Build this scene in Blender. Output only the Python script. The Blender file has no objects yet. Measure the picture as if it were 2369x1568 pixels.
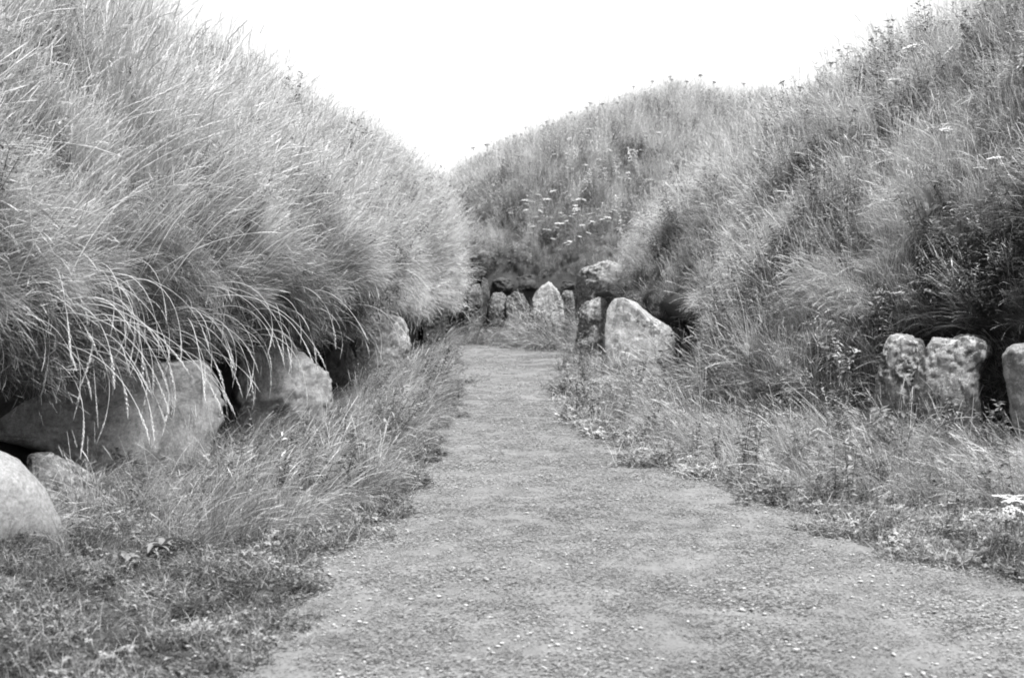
import bpy, bmesh, math, random
import numpy as np
from mathutils import Vector, Matrix, noise
from mathutils.bvhtree import BVHTree

random.seed(7); np.random.seed(7)
SC = bpy.context.scene
COL = SC.collection

# ------------------------------------------------------------------ camera
cam_data = bpy.data.cameras.new("camera")
cam_data.lens = 50.0; cam_data.sensor_width = 36.0
cam_data.clip_start = 0.1; cam_data.clip_end = 2000.0
cam_data.dof.use_dof = True; cam_data.dof.focus_distance = 12.5; cam_data.dof.aperture_fstop = 4.0
cam = bpy.data.objects.new("camera", cam_data); COL.objects.link(cam)
cam.location = (0, 0, 1.5)
cam.rotation_euler = (math.radians(90) - math.atan((784 - 640) / 3290.0), 0, 0)
SC.camera = cam

# ------------------------------------------------------------------ sky, sun, exposure (a black and white photograph)
SUN_EL, SUN_AZ = math.radians(66), math.radians(143)      # azimuth measured clockwise from +Y: behind the camera, to the right
world = bpy.data.worlds.new("World"); SC.world = world; world.use_nodes = True
nt = world.node_tree; nt.nodes.clear()
sky = nt.nodes.new("ShaderNodeTexSky"); sky.sky_type = 'NISHITA'; sky.sun_disc = False
sky.sun_elevation = SUN_EL; sky.sun_rotation = SUN_AZ; sky.air_density = 1.0; sky.dust_density = 1.5; sky.ozone_density = 1.0
bw = nt.nodes.new("ShaderNodeRGBToBW")
bg = nt.nodes.new("ShaderNodeBackground"); bg.inputs['Strength'].default_value = 0.10
wo = nt.nodes.new("ShaderNodeOutputWorld")
nt.links.new(sky.outputs[0], bw.inputs[0]); nt.links.new(bw.outputs[0], bg.inputs['Color']); nt.links.new(bg.outputs[0], wo.inputs[0])
sun_d = bpy.data.lights.new("sun", 'SUN'); sun_d.energy = 3.7; sun_d.angle = math.radians(9)
sun = bpy.data.objects.new("sun", sun_d); COL.objects.link(sun)
sd_ = Vector((math.sin(SUN_AZ) * math.cos(SUN_EL), math.cos(SUN_AZ) * math.cos(SUN_EL), math.sin(SUN_EL)))
sun.rotation_euler = sd_.to_track_quat('Z', 'Y').to_euler()
sun.location = (20, -20, 40)
SC.view_settings.view_transform = 'Standard'; SC.view_settings.look = 'None'
SC.view_settings.exposure = 1.70; SC.view_settings.gamma = 1.0; SC.view_settings.use_curve_mapping = False
SC.cycles.max_bounces = 4; SC.cycles.diffuse_bounces = 2; SC.cycles.transmission_bounces = 2
SC.cycles.glossy_bounces = 1; SC.cycles.use_adaptive_sampling = False
SC.cycles.pixel_filter_type = 'BLACKMAN_HARRIS'; SC.cycles.filter_width = 1.8
import math, random
import numpy as np
# ------------------------------------------------------------------ camera model
F_PX, CX, CY = 3290.0, 1184.5, 784.0        # the photograph seen 2369 px wide
CAM_Z = 1.5
PITCH = math.atan((784 - 640) / 3290.0)
CP, SP = math.cos(PITCH), math.sin(PITCH)

def ray(px, py):
    a, b = (px - CX) / F_PX, -(py - CY) / F_PX
    return np.array([a, CP + b * SP, -SP + b * CP])

def at(px, py, Y):
    d = ray(px, py)
    return np.array([0, 0, CAM_Z]) + d * (Y / d[1])

def on_ground(px, py, z=0.0):
    d = ray(px, py)
    return np.array([0, 0, CAM_Z]) + d * ((z - CAM_Z) / d[2])

def project(P):
    P = np.asarray(P, float)
    x, y, z = P[..., 0], P[..., 1], P[..., 2] - CAM_Z
    dep = y * CP - z * SP
    up = y * SP + z * CP
    dep = np.maximum(dep, 1e-3)
    return CX + F_PX * x / dep, CY - F_PX * up / dep, dep

# ------------------------------------------------------------------ helpers
def waves(x, y, seed, scale, n=7):
    r = np.random.RandomState(seed)
    out = np.zeros_like(np.asarray(x, float))
    for k in range(n):
        a = r.uniform(0, 2 * math.pi); f = (2 * math.pi / scale) * r.uniform(.5, 1.8)
        out = out + np.sin((x * math.cos(a) + y * math.sin(a)) * f + r.uniform(0, 6.28))
    return out / math.sqrt(n)

def loop(pts, n=420):
    p = np.array(pts, float); m = len(p)
    out = []
    for i in range(m):
        p0, p1, p2, p3 = p[i - 1], p[i], p[(i + 1) % m], p[(i + 2) % m]
        for t in np.linspace(0, 1, 40, endpoint=False):
            out.append(.5 * ((2 * p1) + (-p0 + p2) * t + (2 * p0 - 5 * p1 + 4 * p2 - p3) * t * t
                             + (-p0 + 3 * p1 - 3 * p2 + p3) * t ** 3))
    q = np.array(out)
    seg = np.linalg.norm(np.roll(q, -1, 0) - q, axis=1)
    s = np.concatenate([[0], np.cumsum(seg)])
    qq = np.vstack([q, q[:1]])
    u = np.linspace(0, s[-1], n, endpoint=False)
    q = np.stack([np.interp(u, s, qq[:, k]) for k in (0, 1)], 1)
    t = np.roll(q, -1, 0) - np.roll(q, 1, 0)
    for _ in range(8):
        t = (np.roll(t, 1, 0) + t + np.roll(t, -1, 0)) / 3
    nrm = np.stack([-t[:, 1], t[:, 0]], 1)
    nrm /= np.linalg.norm(nrm, axis=1)[:, None]
    c = q.mean(0)
    if ((c - q) * nrm).sum() < 0:
        nrm = -nrm
    return q, nrm                                # points and inward normals

def smooth(a, b, x):
    t = np.clip((x - a) / (b - a), 0, 1)
    return t * t * (3 - 2 * t)

LOOPS = {
 'left': loop([(-4.4, 3), (-3.75, 7), (-3.25, 10.5), (-2.6, 13.5), (-2.25, 17.5), (-2.0, 22), (-1.75, 26.5), (-1.45, 30.5),
               (-1.75, 34.5), (-3.2, 40), (-7, 46), (-14, 50), (-22, 48), (-27, 38), (-28, 24), (-27, 10), (-22, 0), (-14, -3), (-7, -1)], 640),
 'right': loop([(5.6, 8.5), (4.5, 11.3), (3.9, 13.2), (2.75, 16.5), (2.0, 20.6), (1.6, 24), (1.45, 27), (1.9, 29.8), (3.5, 32.3),
                (7, 34), (13, 34), (20, 31), (25, 24), (25, 14), (20, 7), (13, 4.5), (8.2, 5.5)], 560),
 'middle': loop([(-3.6, 46), (-3.2, 40), (-1.4, 35.9), (0.8, 35.1), (3, 35.2), (7, 36), (12, 37.5), (17, 43), (18, 51), (13, 58), (5, 60), (-1, 56)], 420),
}
HS = np.array([0., .2, .45, .75, 1.1, 1.5, 2, 2.6, 3.3, 4.1, 5, 6, 7.2, 8.5, 9.5])
def dome(h0, a, k, s0=0.0):
    return [(s + s0, h0 + a * (1 - math.exp(-s / k))) for s in HS]
PROF = {
 'left': [(.6, -.3), (.5, .2), (.38, .55), (.05, .70), (-.15, .80), (-.30, 1.0), (-.45, 1.3), (-.54, 1.6), (-.46, 1.85)] + dome(2.12, 5.8, 3.0, -.22),
 'right': [(.55, -.3), (.5, .3), (.4, .85), (.15, .98), (.02, 1.05), (.05, 1.2)] + dome(1.35, 6.6, 3.4, .15),
 'middle': [(.6, -.3), (.5, .3), (.45, .9), (.3, 1.2), (.45, 1.6), (.7, 2.0)] + dome(2.2, 5.4, 4.5, .9),
}
def amp(name, x, y):
    if name == 'left':
        return np.interp(y, [0, 8, 14, 20, 26, 31, 36, 44], [.75, .75, .745, .73, .71, .70, .62, .5])
    if name == 'right':
        return np.interp(y, [4, 10, 16, 22, 27, 31, 36], [.80, .80, .77, .78, .62, .50, .42])
    return np.interp(x, [-5, -2, 1, 4, 8, 14, 20], [.86, .88, .90, 1.0, 1.04, 1.0, .92])

def bank_amount(x, y):
    return np.interp(y, [13.3, 14.3, 15.2, 16, 17, 18.2], [0, 1, 1, .72, .42, 0]) * smooth(12, 8, np.asarray(x))

def mound_grid(name):
    q, nrm = LOOPS[name]
    prof = np.array(PROF[name])
    d = np.concatenate([[0], np.cumsum(np.linalg.norm(np.diff(prof, axis=0), axis=1))])
    # resample the profile finely
    u = np.concatenate([np.linspace(0, d[-1], 58)])
    po = np.interp(u, d, prof[:, 0]); pz = np.interp(u, d, prof[:, 1])
    K = np.ones(len(q))
    if name == 'left':
        K = np.interp(q[:, 1], [18, 24, 28, 33, 38], [1, .7, .3, .22, .8])
    if name == 'middle':
        K = np.interp(q[:, 0], [-4, -1, 1, 4], [.62, .62, .8, 1.0])
    off = po[None] * np.where(po[None] > 0, K[:, None] + (1 - K[:, None]) * smooth(*((.7, 3.6) if name == 'left' else (2.5, 8)), po)[None], np.interp(q[:, 1], [14, 19, 25], [1, .72, .25])[:, None])
    if name == 'right':                          # no open kerb here: the bank runs down to the verge
        bank = bank_amount(q[:, 0], q[:, 1])[:, None]
        line = -1.5 + 1.9 * (pz[None] + .3) / 2.9
        off = np.where(pz[None] < 2.6, off * (1 - bank) + np.minimum(line, off) * bank, off)
    if name == 'middle':                         # run towards the centre, so the rings never cross
        c = np.array([6.5, 47.5]); v = c - q; L = np.linalg.norm(v, axis=1)[:, None]
        nrm = v / L; off = np.minimum(off * np.maximum(1, L / 12.5), .97 * L)
    X = q[:, None, 0] + nrm[:, None, 0] * off
    Y = q[:, None, 1] + nrm[:, None, 1] * off
    A = amp(name, q[:, 0], q[:, 1])[:, None]
    if name == 'middle':
        A = amp(name, X, Y) * np.interp(Y, [45.5, 51], [1, .72])
    Z = np.where(pz > .95, .95 + (pz[None] - .95) * A, pz[None] + 0 * A)
    sd = {'left': 3, 'right': 11, 'middle': 19}[name]
    lump = waves(X, Y + Z * .7, sd, 2.6) * .10 + waves(X + Z, Y, sd + 1, .9) * .055
    lump = lump * smooth(.3, 1.0, pz)[None]
    n3 = -nrm
    X = X + n3[:, None, 0] * lump * .7; Y = Y + n3[:, None, 1] * lump * .7; Z = Z + lump * .7
    return np.stack([X, Y, Z], -1)               # loop index, profile index, xyz

def kerb_dist(name, x, y):
    """signed distance to a kerb line: positive outside the mound"""
    q, nrm = LOOPS[name]
    x = np.asarray(x, float).ravel(); y = np.asarray(y, float).ravel()
    out = np.empty(len(x))
    for a in range(0, len(x), 4000):
        dx = x[a:a + 4000, None] - q[None, :, 0]; dy = y[a:a + 4000, None] - q[None, :, 1]
        d2 = dx * dx + dy * dy; k = d2.argmin(1); i = np.arange(len(k))
        sg = -(dx[i, k] * nrm[k, 0] + dy[i, k] * nrm[k, 1])
        out[a:a + 4000] = np.sqrt(d2[i, k]) * np.sign(sg)
    return out

LEFT_EDGE = [(520, 1760), (560, 1620), (650, 1450), (770, 1310), (900, 1215), (985, 1080), (1048, 960), (1072, 880), (1050, 806)]
RIGHT_EDGE = [(3000, 1560), (2700, 1440), (2369, 1360), (2200, 1318), (1950, 1258), (1840, 1195), (1600, 1118), (1470, 1060),
              (1330, 985), (1290, 900), (1330, 822)]
LE = np.array([on_ground(*p)[:2] for p in LEFT_EDGE]); RE = np.array([on_ground(*p)[:2] for p in RIGHT_EDGE])
def edge_x(E, y):
    return np.interp(y, E[:, 1], E[:, 0])
def far_edge_y(x):                               # the far side of the path, in front of the end kerb
    return np.interp(x, [-1.6, -1.0, -.2, .6, 1.2, 2.5], [33.0, 31.2, 29.6, 28.4, 28.0, 28.4])
def path_in(x, y):
    """>0 inside the path (metres from its edge)"""
    wob = waves(x, y, 5, 1.1) * .09 + waves(x, y, 6, .3) * .045
    lx = np.where(y < LE[0, 1], LE[0, 0] + .3 * (y - LE[0, 1]) * 0, edge_x(LE, y)); rx = edge_x(RE, y)
    rx = np.where(y < RE[0, 1], RE[0, 0] + (RE[0, 1] - y) * .9, rx)
    return np.minimum(np.minimum(x - lx, rx - x), far_edge_y(x) - y) + wob

# ------------------------------------------------------------------ object helpers
def tag(o, label=None, cat=None, group=None, kind=None):
    if label: o["label"] = label
    if cat: o["category"] = cat
    if group: o["group"] = group
    if kind: o["kind"] = kind
    return o

def link(name, me, mat=None, parent=None):
    o = bpy.data.objects.new(name, me); COL.objects.link(o)
    if mat and me is not None and not me.materials: me.materials.append(mat)
    if parent: o.parent = parent
    return o

def mesh(name, V, Fc, smooth_=True):
    me = bpy.data.meshes.new(name)
    me.from_pydata([tuple(map(float, v)) for v in V], [], [tuple(f) for f in Fc]); me.update()
    if smooth_:
        me.polygons.foreach_set("use_smooth", [True] * len(me.polygons))
    return me

# ------------------------------------------------------------------ materials (all neutral: the film is black and white)
def new_mat(name):
    m = bpy.data.materials.new(name); m.use_nodes = True
    n = m.node_tree; n.nodes.clear()
    out = n.nodes.new("ShaderNodeOutputMaterial")
    return m, n, out

def nd(n, typ, **kw):
    x = n.nodes.new(typ)
    for k, v in kw.items():
        if k.startswith("_"): setattr(x, k[1:], v)
        else: x.inputs[k.replace("__", " ")].default_value = v
    return x

def ramp(n, stops):
    r = n.nodes.new("ShaderNodeValToRGB"); e = r.color_ramp.elements
    while len(e) < len(stops): e.new(.5)
    for el, (p, v) in zip(e, stops):
        el.position = p; el.color = (v, v, v, 1)
    return r

def grass_material(name, dark, pale, transl=.22):
    """blade tone: a per-blade attribute plus a per-tuft attribute"""
    m, n, out = new_mat(name)
    a = nd(n, "ShaderNodeAttribute", _attribute_name="bt", _attribute_type='GEOMETRY')
    b = nd(n, "ShaderNodeAttribute", _attribute_name="tone", _attribute_type='INSTANCER')
    add = nd(n, "ShaderNodeMath", _operation='ADD')
    n.links.new(a.outputs['Fac'], add.inputs[0]); n.links.new(b.outputs['Fac'], add.inputs[1])
    mr = nd(n, "ShaderNodeMapRange"); mr.inputs['From Min'].default_value = 0; mr.inputs['From Max'].default_value = 1
    mr.inputs['To Min'].default_value = dark; mr.inputs['To Max'].default_value = pale
    n.links.new(add.outputs[0], mr.inputs['Value'])
    d = nd(n, "ShaderNodeBsdfDiffuse"); t = nd(n, "ShaderNodeBsdfTranslucent")
    g = nd(n, "ShaderNodeBsdfGlossy", Roughness=.45); g.inputs['Color'].default_value = (.9, .9, .9, 1)
    n.links.new(mr.outputs[0], d.inputs['Color']); n.links.new(mr.outputs[0], t.inputs['Color'])
    mx = nd(n, "ShaderNodeMixShader", Fac=transl); n.links.new(d.outputs[0], mx.inputs[1]); n.links.new(t.outputs[0], mx.inputs[2])
    m2 = nd(n, "ShaderNodeMixShader", Fac=.03); n.links.new(mx.outputs[0], m2.inputs[1]); n.links.new(g.outputs[0], m2.inputs[2])
    n.links.new(m2.outputs[0], out.inputs[0])
    return m

def soil_material(name, lo, hi, scale=3.0, bump=.4):
    m, n, out = new_mat(name)
    tc = nd(n, "ShaderNodeTexCoord")
    n1 = nd(n, "ShaderNodeTexNoise", Scale=scale, Detail=8.0, Roughness=.65)
    n2 = nd(n, "ShaderNodeTexNoise", Scale=scale * 14, Detail=4.0, Roughness=.7)
    for x in (n1, n2): n.links.new(tc.outputs['Object'], x.inputs['Vector'])
    mx = nd(n, "ShaderNodeMath", _operation='MULTIPLY'); n.links.new(n1.outputs['Fac'], mx.inputs[0]); n.links.new(n2.outputs['Fac'], mx.inputs[1])
    r = ramp(n, [(.12, lo), (.42, hi)]); n.links.new(mx.outputs[0], r.inputs[0])
    bp = nd(n, "ShaderNodeBump", Strength=bump, Distance=.03); n.links.new(n2.outputs['Fac'], bp.inputs['Height'])
    p = nd(n, "ShaderNodeBsdfPrincipled", Roughness=.95); p.inputs['Specular IOR Level'].default_value = .1
    n.links.new(r.outputs[0], p.inputs['Base Color']); n.links.new(bp.outputs[0], p.inputs['Normal'])
    n.links.new(p.outputs[0], out.inputs[0])
    return m

def stone_material(name, base, lichen=.25, dark=.5, spots=.5, scale=1.0, streak=0.0):
    """weathered stone: mottled base, pale lichen blotches, dark moss stains, fine grit relief"""
    m, n, out = new_mat(name)
    tc = nd(n, "ShaderNodeTexCoord")
    def nz(s, det=8.0, rough=.6, dist=0.0, stretch=None):
        x = nd(n, "ShaderNodeTexNoise", Scale=s * scale, Detail=det, Roughness=rough, Distortion=dist)
        if stretch:
            mp = nd(n, "ShaderNodeMapping"); mp.inputs['Scale'].default_value = stretch
            n.links.new(tc.outputs['Object'], mp.inputs['Vector']); n.links.new(mp.outputs[0], x.inputs['Vector'])
        else:
            n.links.new(tc.outputs['Object'], x.inputs['Vector'])
        return x
    a = nz(3.0); r0 = ramp(n, [(.3, base * .72), (.7, base * 1.12)]); n.links.new(a.outputs['Fac'], r0.inputs[0])
    def over(prev, fac, val):
        x = nd(n, "ShaderNodeMixRGB"); n.links.new(fac, x.inputs['Fac']); n.links.new(prev, x.inputs[1])
        x.inputs[2].default_value = (val, val, val, 1); return x.outputs[0]
    c = r0.outputs[0]
    mo = nz(2.3, 9, .72, .6, (1.6, 1.6, .55 if streak else 1.2)); r1 = ramp(n, [(.47, 0.0), (.58, dark)]); n.links.new(mo.outputs['Fac'], r1.inputs[0])
    c = over(c, r1.outputs[0], base * .22)
    li = nz(9.0, 10, .8, .3); r2 = ramp(n, [(.50, 0.0), (.58, spots)]); n.links.new(li.outputs['Fac'], r2.inputs[0])
    c = over(c, r2.outputs[0], min(.62, base + lichen))
    gr = nz(38, 8, .85); r3 = ramp(n, [(.36, .45), (.64, 1.3)]); n.links.new(gr.outputs['Fac'], r3.inputs[0])
    mu = nd(n, "ShaderNodeMixRGB", _blend_type='MULTIPLY', Fac=.8); n.links.new(c, mu.inputs[1]); n.links.new(r3.outputs[0], mu.inputs[2])
    p = nd(n, "ShaderNodeBsdfPrincipled", Roughness=.9); p.inputs['Specular IOR Level'].default_value = .05
    n.links.new(mu.outputs[0], p.inputs['Base Color'])
    hb = nz(26, 12, .85)
    bp = nd(n, "ShaderNodeBump", Strength=.8, Distance=.025); n.links.new(hb.outputs['Fac'], bp.inputs['Height'])
    n.links.new(bp.outputs[0], p.inputs['Normal']); n.links.new(p.outputs[0], out.inputs[0])
    return m

def plain(name, v, rough=.8, transl=0.0):
    m, n, out = new_mat(name)
    oi = nd(n, "ShaderNodeTexNoise", Scale=30.0); r = ramp(n, [(.3, v * .85), (.7, min(.9, v * 1.1))]); n.links.new(oi.outputs['Fac'], r.inputs[0])
    d = nd(n, "ShaderNodeBsdfDiffuse"); n.links.new(r.outputs[0], d.inputs['Color'])
    if transl:
        t = nd(n, "ShaderNodeBsdfTranslucent"); n.links.new(r.outputs[0], t.inputs['Color'])
        mx = nd(n, "ShaderNodeMixShader", Fac=transl); n.links.new(d.outputs[0], mx.inputs[1]); n.links.new(t.outputs[0], mx.inputs[2])
        n.links.new(mx.outputs[0], out.inputs[0])
    else:
        n.links.new(d.outputs[0], out.inputs[0])
    return m

M_SOIL = soil_material("turf_soil", .025, .085)
M_BANK = soil_material("bank_soil", .02, .07, 5.0, .8)
M_LAWN = soil_material("worn_turf", .095, .185, 2.6, .25)
M_GRASS = grass_material("meadow_grass", .03, .56)
M_LAWN_GRASS = grass_material("lawn_grass", .07, .31)
M_STALK = plain("dry_stalk", .50, transl=.25)
M_SEED = plain("dry_seed_head", .54, transl=.25)
M_WHITE = plain("white_petals", .50, transl=.2)
M_CLOVER = plain("pale_chip", .40, transl=.2)
M_STEM = plain("plant_stem", .13)
M_DARKHEAD = plain("dark_seed_head", .07)
M_LEAF = plain("plant_leaf", .15, transl=.3)
M_PALE_LEAF = plain("pale_leaf", .5, transl=.3)
M_CUT = plain("withered_leaf", .17, transl=.2)

# ------------------------------------------------------------------ ground, path, mounds
def gz(x, y):
    x = np.asarray(x, float); y = np.asarray(y, float)
    near = smooth(120, 40, np.hypot(x, y))
    return (waves(x, y, 40, 5.0) * .022 + waves(x, y, 41, 1.6) * .008) * near

xs = np.concatenate([[-600, -300, -150, -80, -50, -36, -26, -18, -12, -9], np.arange(-7, 9.01, .16), [11, 14, 18, 26, 36, 50, 80, 150, 300, 600]])
ys = np.concatenate([[-600, -300, -120, -50, -25, -12, -6, -2, 0, 1.5], np.arange(2.5, 38.01, .2), [41, 45, 52, 62, 80, 120, 200, 350, 600]])
GX, GY = np.meshgrid(xs, ys); GZ = gz(GX, GY)
nx_, ny_ = len(xs), len(ys)
V = np.stack([GX, GY, GZ], -1).reshape(-1, 3)
Fc = [(j * nx_ + i, j * nx_ + i + 1, (j + 1) * nx_ + i + 1, (j + 1) * nx_ + i) for j in range(ny_ - 1) for i in range(nx_ - 1)]
ground = link("ground", mesh("ground", V, Fc), M_SOIL)
tag(ground, "dark earth and turf between the grassy mounds and under the verges", "ground", kind="structure")

# the mown path: a sheet a little above the ground, with a wandering edge
pv, pf, rows = [], [], []
NYP, NXP = 150, 26
for j in range(NYP):
    y = 2.2 + (31.5 - 2.2) * (j / (NYP - 1)) ** 1.2
    lx = LE[0, 0] if y < LE[0, 1] else float(edge_x(LE, y))
    rx = float(edge_x(RE, y)) if y > RE[0, 1] else RE[0, 0] + (RE[0, 1] - y) * .9
    if y > 27: rx += (y - 27) * .45
    lx += float(waves(lx, y, 50, .9)) * .05; rx += float(waves(rx, y, 51, .9)) * .06
    for i in range(NXP):
        t = i / (NXP - 1); x = lx + (rx - lx) * t
        pv.append((x, y, float(gz(x, y)) + .016))
    if j:
        for i in range(NXP - 1):
            a = (j - 1) * NXP + i; pf.append((a, a + 1, a + NXP + 1, a + NXP))
path = link("path", mesh("path", pv, pf), M_LAWN)
tag(path, "pale worn path of trodden turf winding between the mounds", "path", kind="structure")

MG, MTREE = {}, {}
MLAB = {'left': "large steep mound of tall pale grass along the left of the path",
        'right': "steep grassy mound along the right of the path, darker with weeds",
        'middle': "rounded flowery mound closing the view at the end of the path"}
for nm in ('left', 'right', 'middle'):
    G = mound_grid(nm); MG[nm] = G; A, B = G.shape[:2]
    V = list(G.reshape(-1, 3)); Fc = []
    for i in range(A):
        k = (i + 1) % A
        for j in range(B - 1):
            Fc.append((i * B + j, k * B + j, k * B + j + 1, i * B + j + 1))
    cpt = G[:, -1].mean(0); cpt[2] -= 1.2
    V.append(cpt)
    for i in range(A):
        Fc.append((i * B + B - 1, ((i + 1) % A) * B + B - 1, len(V) - 1))
    me = mesh("mound", V, Fc)
    o = link("mound", me, M_SOIL); tag(o, MLAB[nm], "mound", kind="structure")
    MTREE[nm] = BVHTree.FromPolygons([tuple(map(float, v)) for v in V], Fc)
GTREE = BVHTree.FromPolygons([(-60, -5, 0), (60, -5, 0), (60, 80, 0), (-60, 80, 0)], [(0, 1, 2, 3)])

def hit(tree, px, py):
    d = Vector(ray(px, py)).normalized()
    r = tree.ray_cast(Vector((0, 0, CAM_Z)), d)
    return r[0], r[1]

# ------------------------------------------------------------------ stones
def stone(name, label, outline, Y, yaw, thick, mat, rough=.03, seed=0, flat=4.5, lean=0.0, ax=None, cat="kerbstone", group=None, tilt_out=0.0, n_r=26, n_a=112, facets=18):
    """a boulder from its front outline (as seen), given its own distance, turn, thickness and weathering"""
    pts = np.array(outline, float)
    cpx, cpy = pts.mean(0) if ax is None else ax
    P0 = at(cpx, cpy, Y)
    yw = math.radians(yaw); U = np.array([math.cos(yw), math.sin(yw), 0]); N = np.array([math.sin(yw), -math.cos(yw), 0])
    C0 = np.array([0, 0, CAM_Z]); loc = []
    for p in pts:
        d = ray(*p); t = N.dot(P0 - C0) / N.dot(d); Q = C0 + d * t
        loc.append(((Q - P0).dot(U), Q[2]))
    loc = np.array(loc); c = loc.mean(0)
    # closed smooth outline, polar about its middle
    m = len(loc); dense = []
    for i in range(m):
        p0, p1, p2, p3 = loc[i - 1], loc[i], loc[(i + 1) % m], loc[(i + 2) % m]
        for t in np.linspace(0, 1, 24, endpoint=False):
            cr = .5 * ((2 * p1) + (-p0 + p2) * t + (2 * p0 - 5 * p1 + 4 * p2 - p3) * t * t + (-p0 + 3 * p1 - 3 * p2 + p3) * t ** 3)
            dense.append(.28 * cr + .72 * (p1 + (p2 - p1) * t))
    dense = np.array(dense) - c
    th = np.arctan2(dense[:, 1], dense[:, 0]); rr = np.hypot(dense[:, 0], dense[:, 1])
    o_ = th.argsort(); th, rr = th[o_], rr[o_]
    th = np.concatenate([th - 2 * math.pi, th, th + 2 * math.pi]); rr = np.concatenate([rr, rr, rr])
    vs, fs = [], []
    rs = np.random.RandomState(900 + seed); R_ = rr.max(); cuts = []
    for _ in range(facets):
        q_ = rs.normal(0, 1, 3) * np.array([1, 1.5, 1]); q_ /= np.linalg.norm(q_); ext = math.sqrt((q_[0] * R_) ** 2 + (q_[1] * thick * .5) ** 2 + (q_[2] * R_) ** 2)
        cuts.append((Vector(q_), ext * rs.uniform(.60, .84)))
    off = Vector((seed * 7.3, seed * 3.1, seed * 1.7))
    ng = n_a // 2
    for side in (-1, 1):
        for k in range(ng + 1):
            for q in range(ng + 1):
                gu, gv = 2 * k / ng - 1, 2 * q / ng - 1
                du, dv = gu * math.sqrt(1 - gv * gv / 2), gv * math.sqrt(1 - gu * gu / 2)
                ro = min(1.0, math.hypot(du, dv)); a = math.atan2(dv, du); ro = math.sin(.5 * math.pi * ro)
                r = float(np.interp(a, th, rr)) * ro
                x, z = r * math.cos(a), r * math.sin(a)
                yd = side * thick * .5 * (max(0.0, 1 - ro ** flat)) ** (1 / flat) if ro < .9999 else 0.0
                v = Vector((x, yd, z))
                for pn, ph in cuts:
                    dd = v.dot(pn) - ph
                    if dd > 0: v = v - Vector((pn.x * .25, pn.y, pn.z * .25)) * dd * .95
                sc = 1.0 / max(.25, thick)
                f1 = noise.fractal(v * 1.9 + off, 1.0, 2.1, 3); f2 = noise.fractal(v * 6.5 + off * 2, .9, 2.1, 4)
                rg = 1 - abs(noise.noise(v * 3.1 + off * 3)) * 2
                nd_ = Vector((x * .9, yd * 2.2, z * .9)).normalized() if v.length > 1e-6 else Vector((0, side, 0))
                f3 = noise.fractal(v * 22 + off, .8, 2.1, 3); cr = abs(noise.noise(v * 4.3 + off * 5))
                v = v + nd_ * (rough * (1.5 * f1 + .42 * f2 + .15 * rg + .55 * f3 - .25 * max(0, .10 - cr) / .10))
                vs.append(v)
    def idx(s, k, q): return (s * (ng + 1) + k) * (ng + 1) + q
    for s in (0, 1):
        for k in range(ng):
            for q in range(ng):
                f = (idx(s, k, q), idx(s, k + 1, q), idx(s, k + 1, q + 1), idx(s, k, q + 1))
                fs.append(f if s == 0 else f[::-1])
    # join the two sides along the rim, lying on the ground
    zc = float(c[1])
    me = mesh(name, vs, fs)
    bm = bmesh.new(); bm.from_mesh(me); bmesh.ops.remove_doubles(bm, verts=bm.verts, dist=1e-4)
    bmesh.ops.recalc_face_normals(bm, faces=bm.faces); bm.to_mesh(me); bm.free()
    me.polygons.foreach_set("use_smooth", [True] * len(me.polygons))
    o = link(name, me, mat)
    pos = P0 + U * c[0] - N * (thick * .5 - .02)
    o.location = (float(pos[0]), float(pos[1]), zc)
    o.rotation_euler = (math.radians(lean), 0, yw)
    tag(o, label, cat, group)
    return o

SM_SMOOTH = stone_material("smooth_pale_stone", .31, .05, .15, .25, .8)
SM_SLAB = stone_material("grey_slab_stone", .24, .07, .5, .45, 1.1)
SM_PALE = stone_material("pale_lichen_stone", .28, .20, .65, .7, 1.5, 1)
SM_ROUGH = stone_material("rough_lichen_stone", .22, .24, .8, .7, 2.2)
SM_DARK = stone_material("dark_mossy_stone", .08, .06, .8, .3, 2.0)
SM_FAR = stone_material("far_grey_stone", .12, .18, .8, .6, 2.4)  # darker version of the rough stone; the far row's shade is in the colour
SM_STREAK = stone_material("streaked_lichen_stone", .23, .26, .9, .75, 1.6, 1)
KG = "kerbstones set round the foot of the mounds"

def kerb(label, outline, Y, yaw, thick, mat, **kw):
    return stone("kerbstone", label, outline, Y, yaw, thick, mat, group=KG, **kw)

# along the left mound
kerb("smooth rounded pale boulder cut by the left edge, lower left of the scene",
     [(-330, 1320), (-340, 1150), (-260, 1050), (-130, 1012), (-10, 1032), (85, 1075), (145, 1140), (185, 1225), (175, 1310), (60, 1350), (-150, 1350)],
     7.75, 38, .75, SM_SMOOTH, rough=.012, seed=1, flat=2.3, facets=3, ax=(0, 1200))
kerb("small rough mottled stone wedged between the smooth boulder and the long slab",
     [(90, 1060), (140, 1052), (200, 1085), (235, 1120), (240, 1180), (210, 1260), (130, 1270), (90, 1180)], 9.0, 40, .35, SM_ROUGH, rough=.022, seed=2, flat=2.6)
kerb("long grey tilted slab under the hanging grass at the left",
     [(-260, 985), (-240, 900), (-80, 868), (120, 862), (330, 845), (470, 838), (515, 880), (548, 960), (536, 1030), (505, 1125), (380, 1135), (230, 1095), (120, 1052), (20, 1022), (-120, 1012)],
     10.9, 36, .62, SM_SLAB, rough=.035, seed=3, flat=8.0, ax=(350, 980))
kerb("broad grey stone with a split face right of the long slab",
     [(572, 1010), (566, 900), (580, 820), (650, 800), (740, 815), (778, 850), (786, 920), (770, 990), (700, 1040), (620, 1045)],
     13.6, 40, .55, SM_SLAB, rough=.04, seed=4, flat=6.0, ax=(680, 930))
kerb("dark rounded stone tucked between the broad grey stone and the pale blocky one",
     [(765, 905), (762, 830), (790, 790), (825, 795), (842, 840), (835, 890), (800, 930)], 17.6, 38, .45, SM_DARK, rough=.02, seed=5, flat=2.5)
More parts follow.
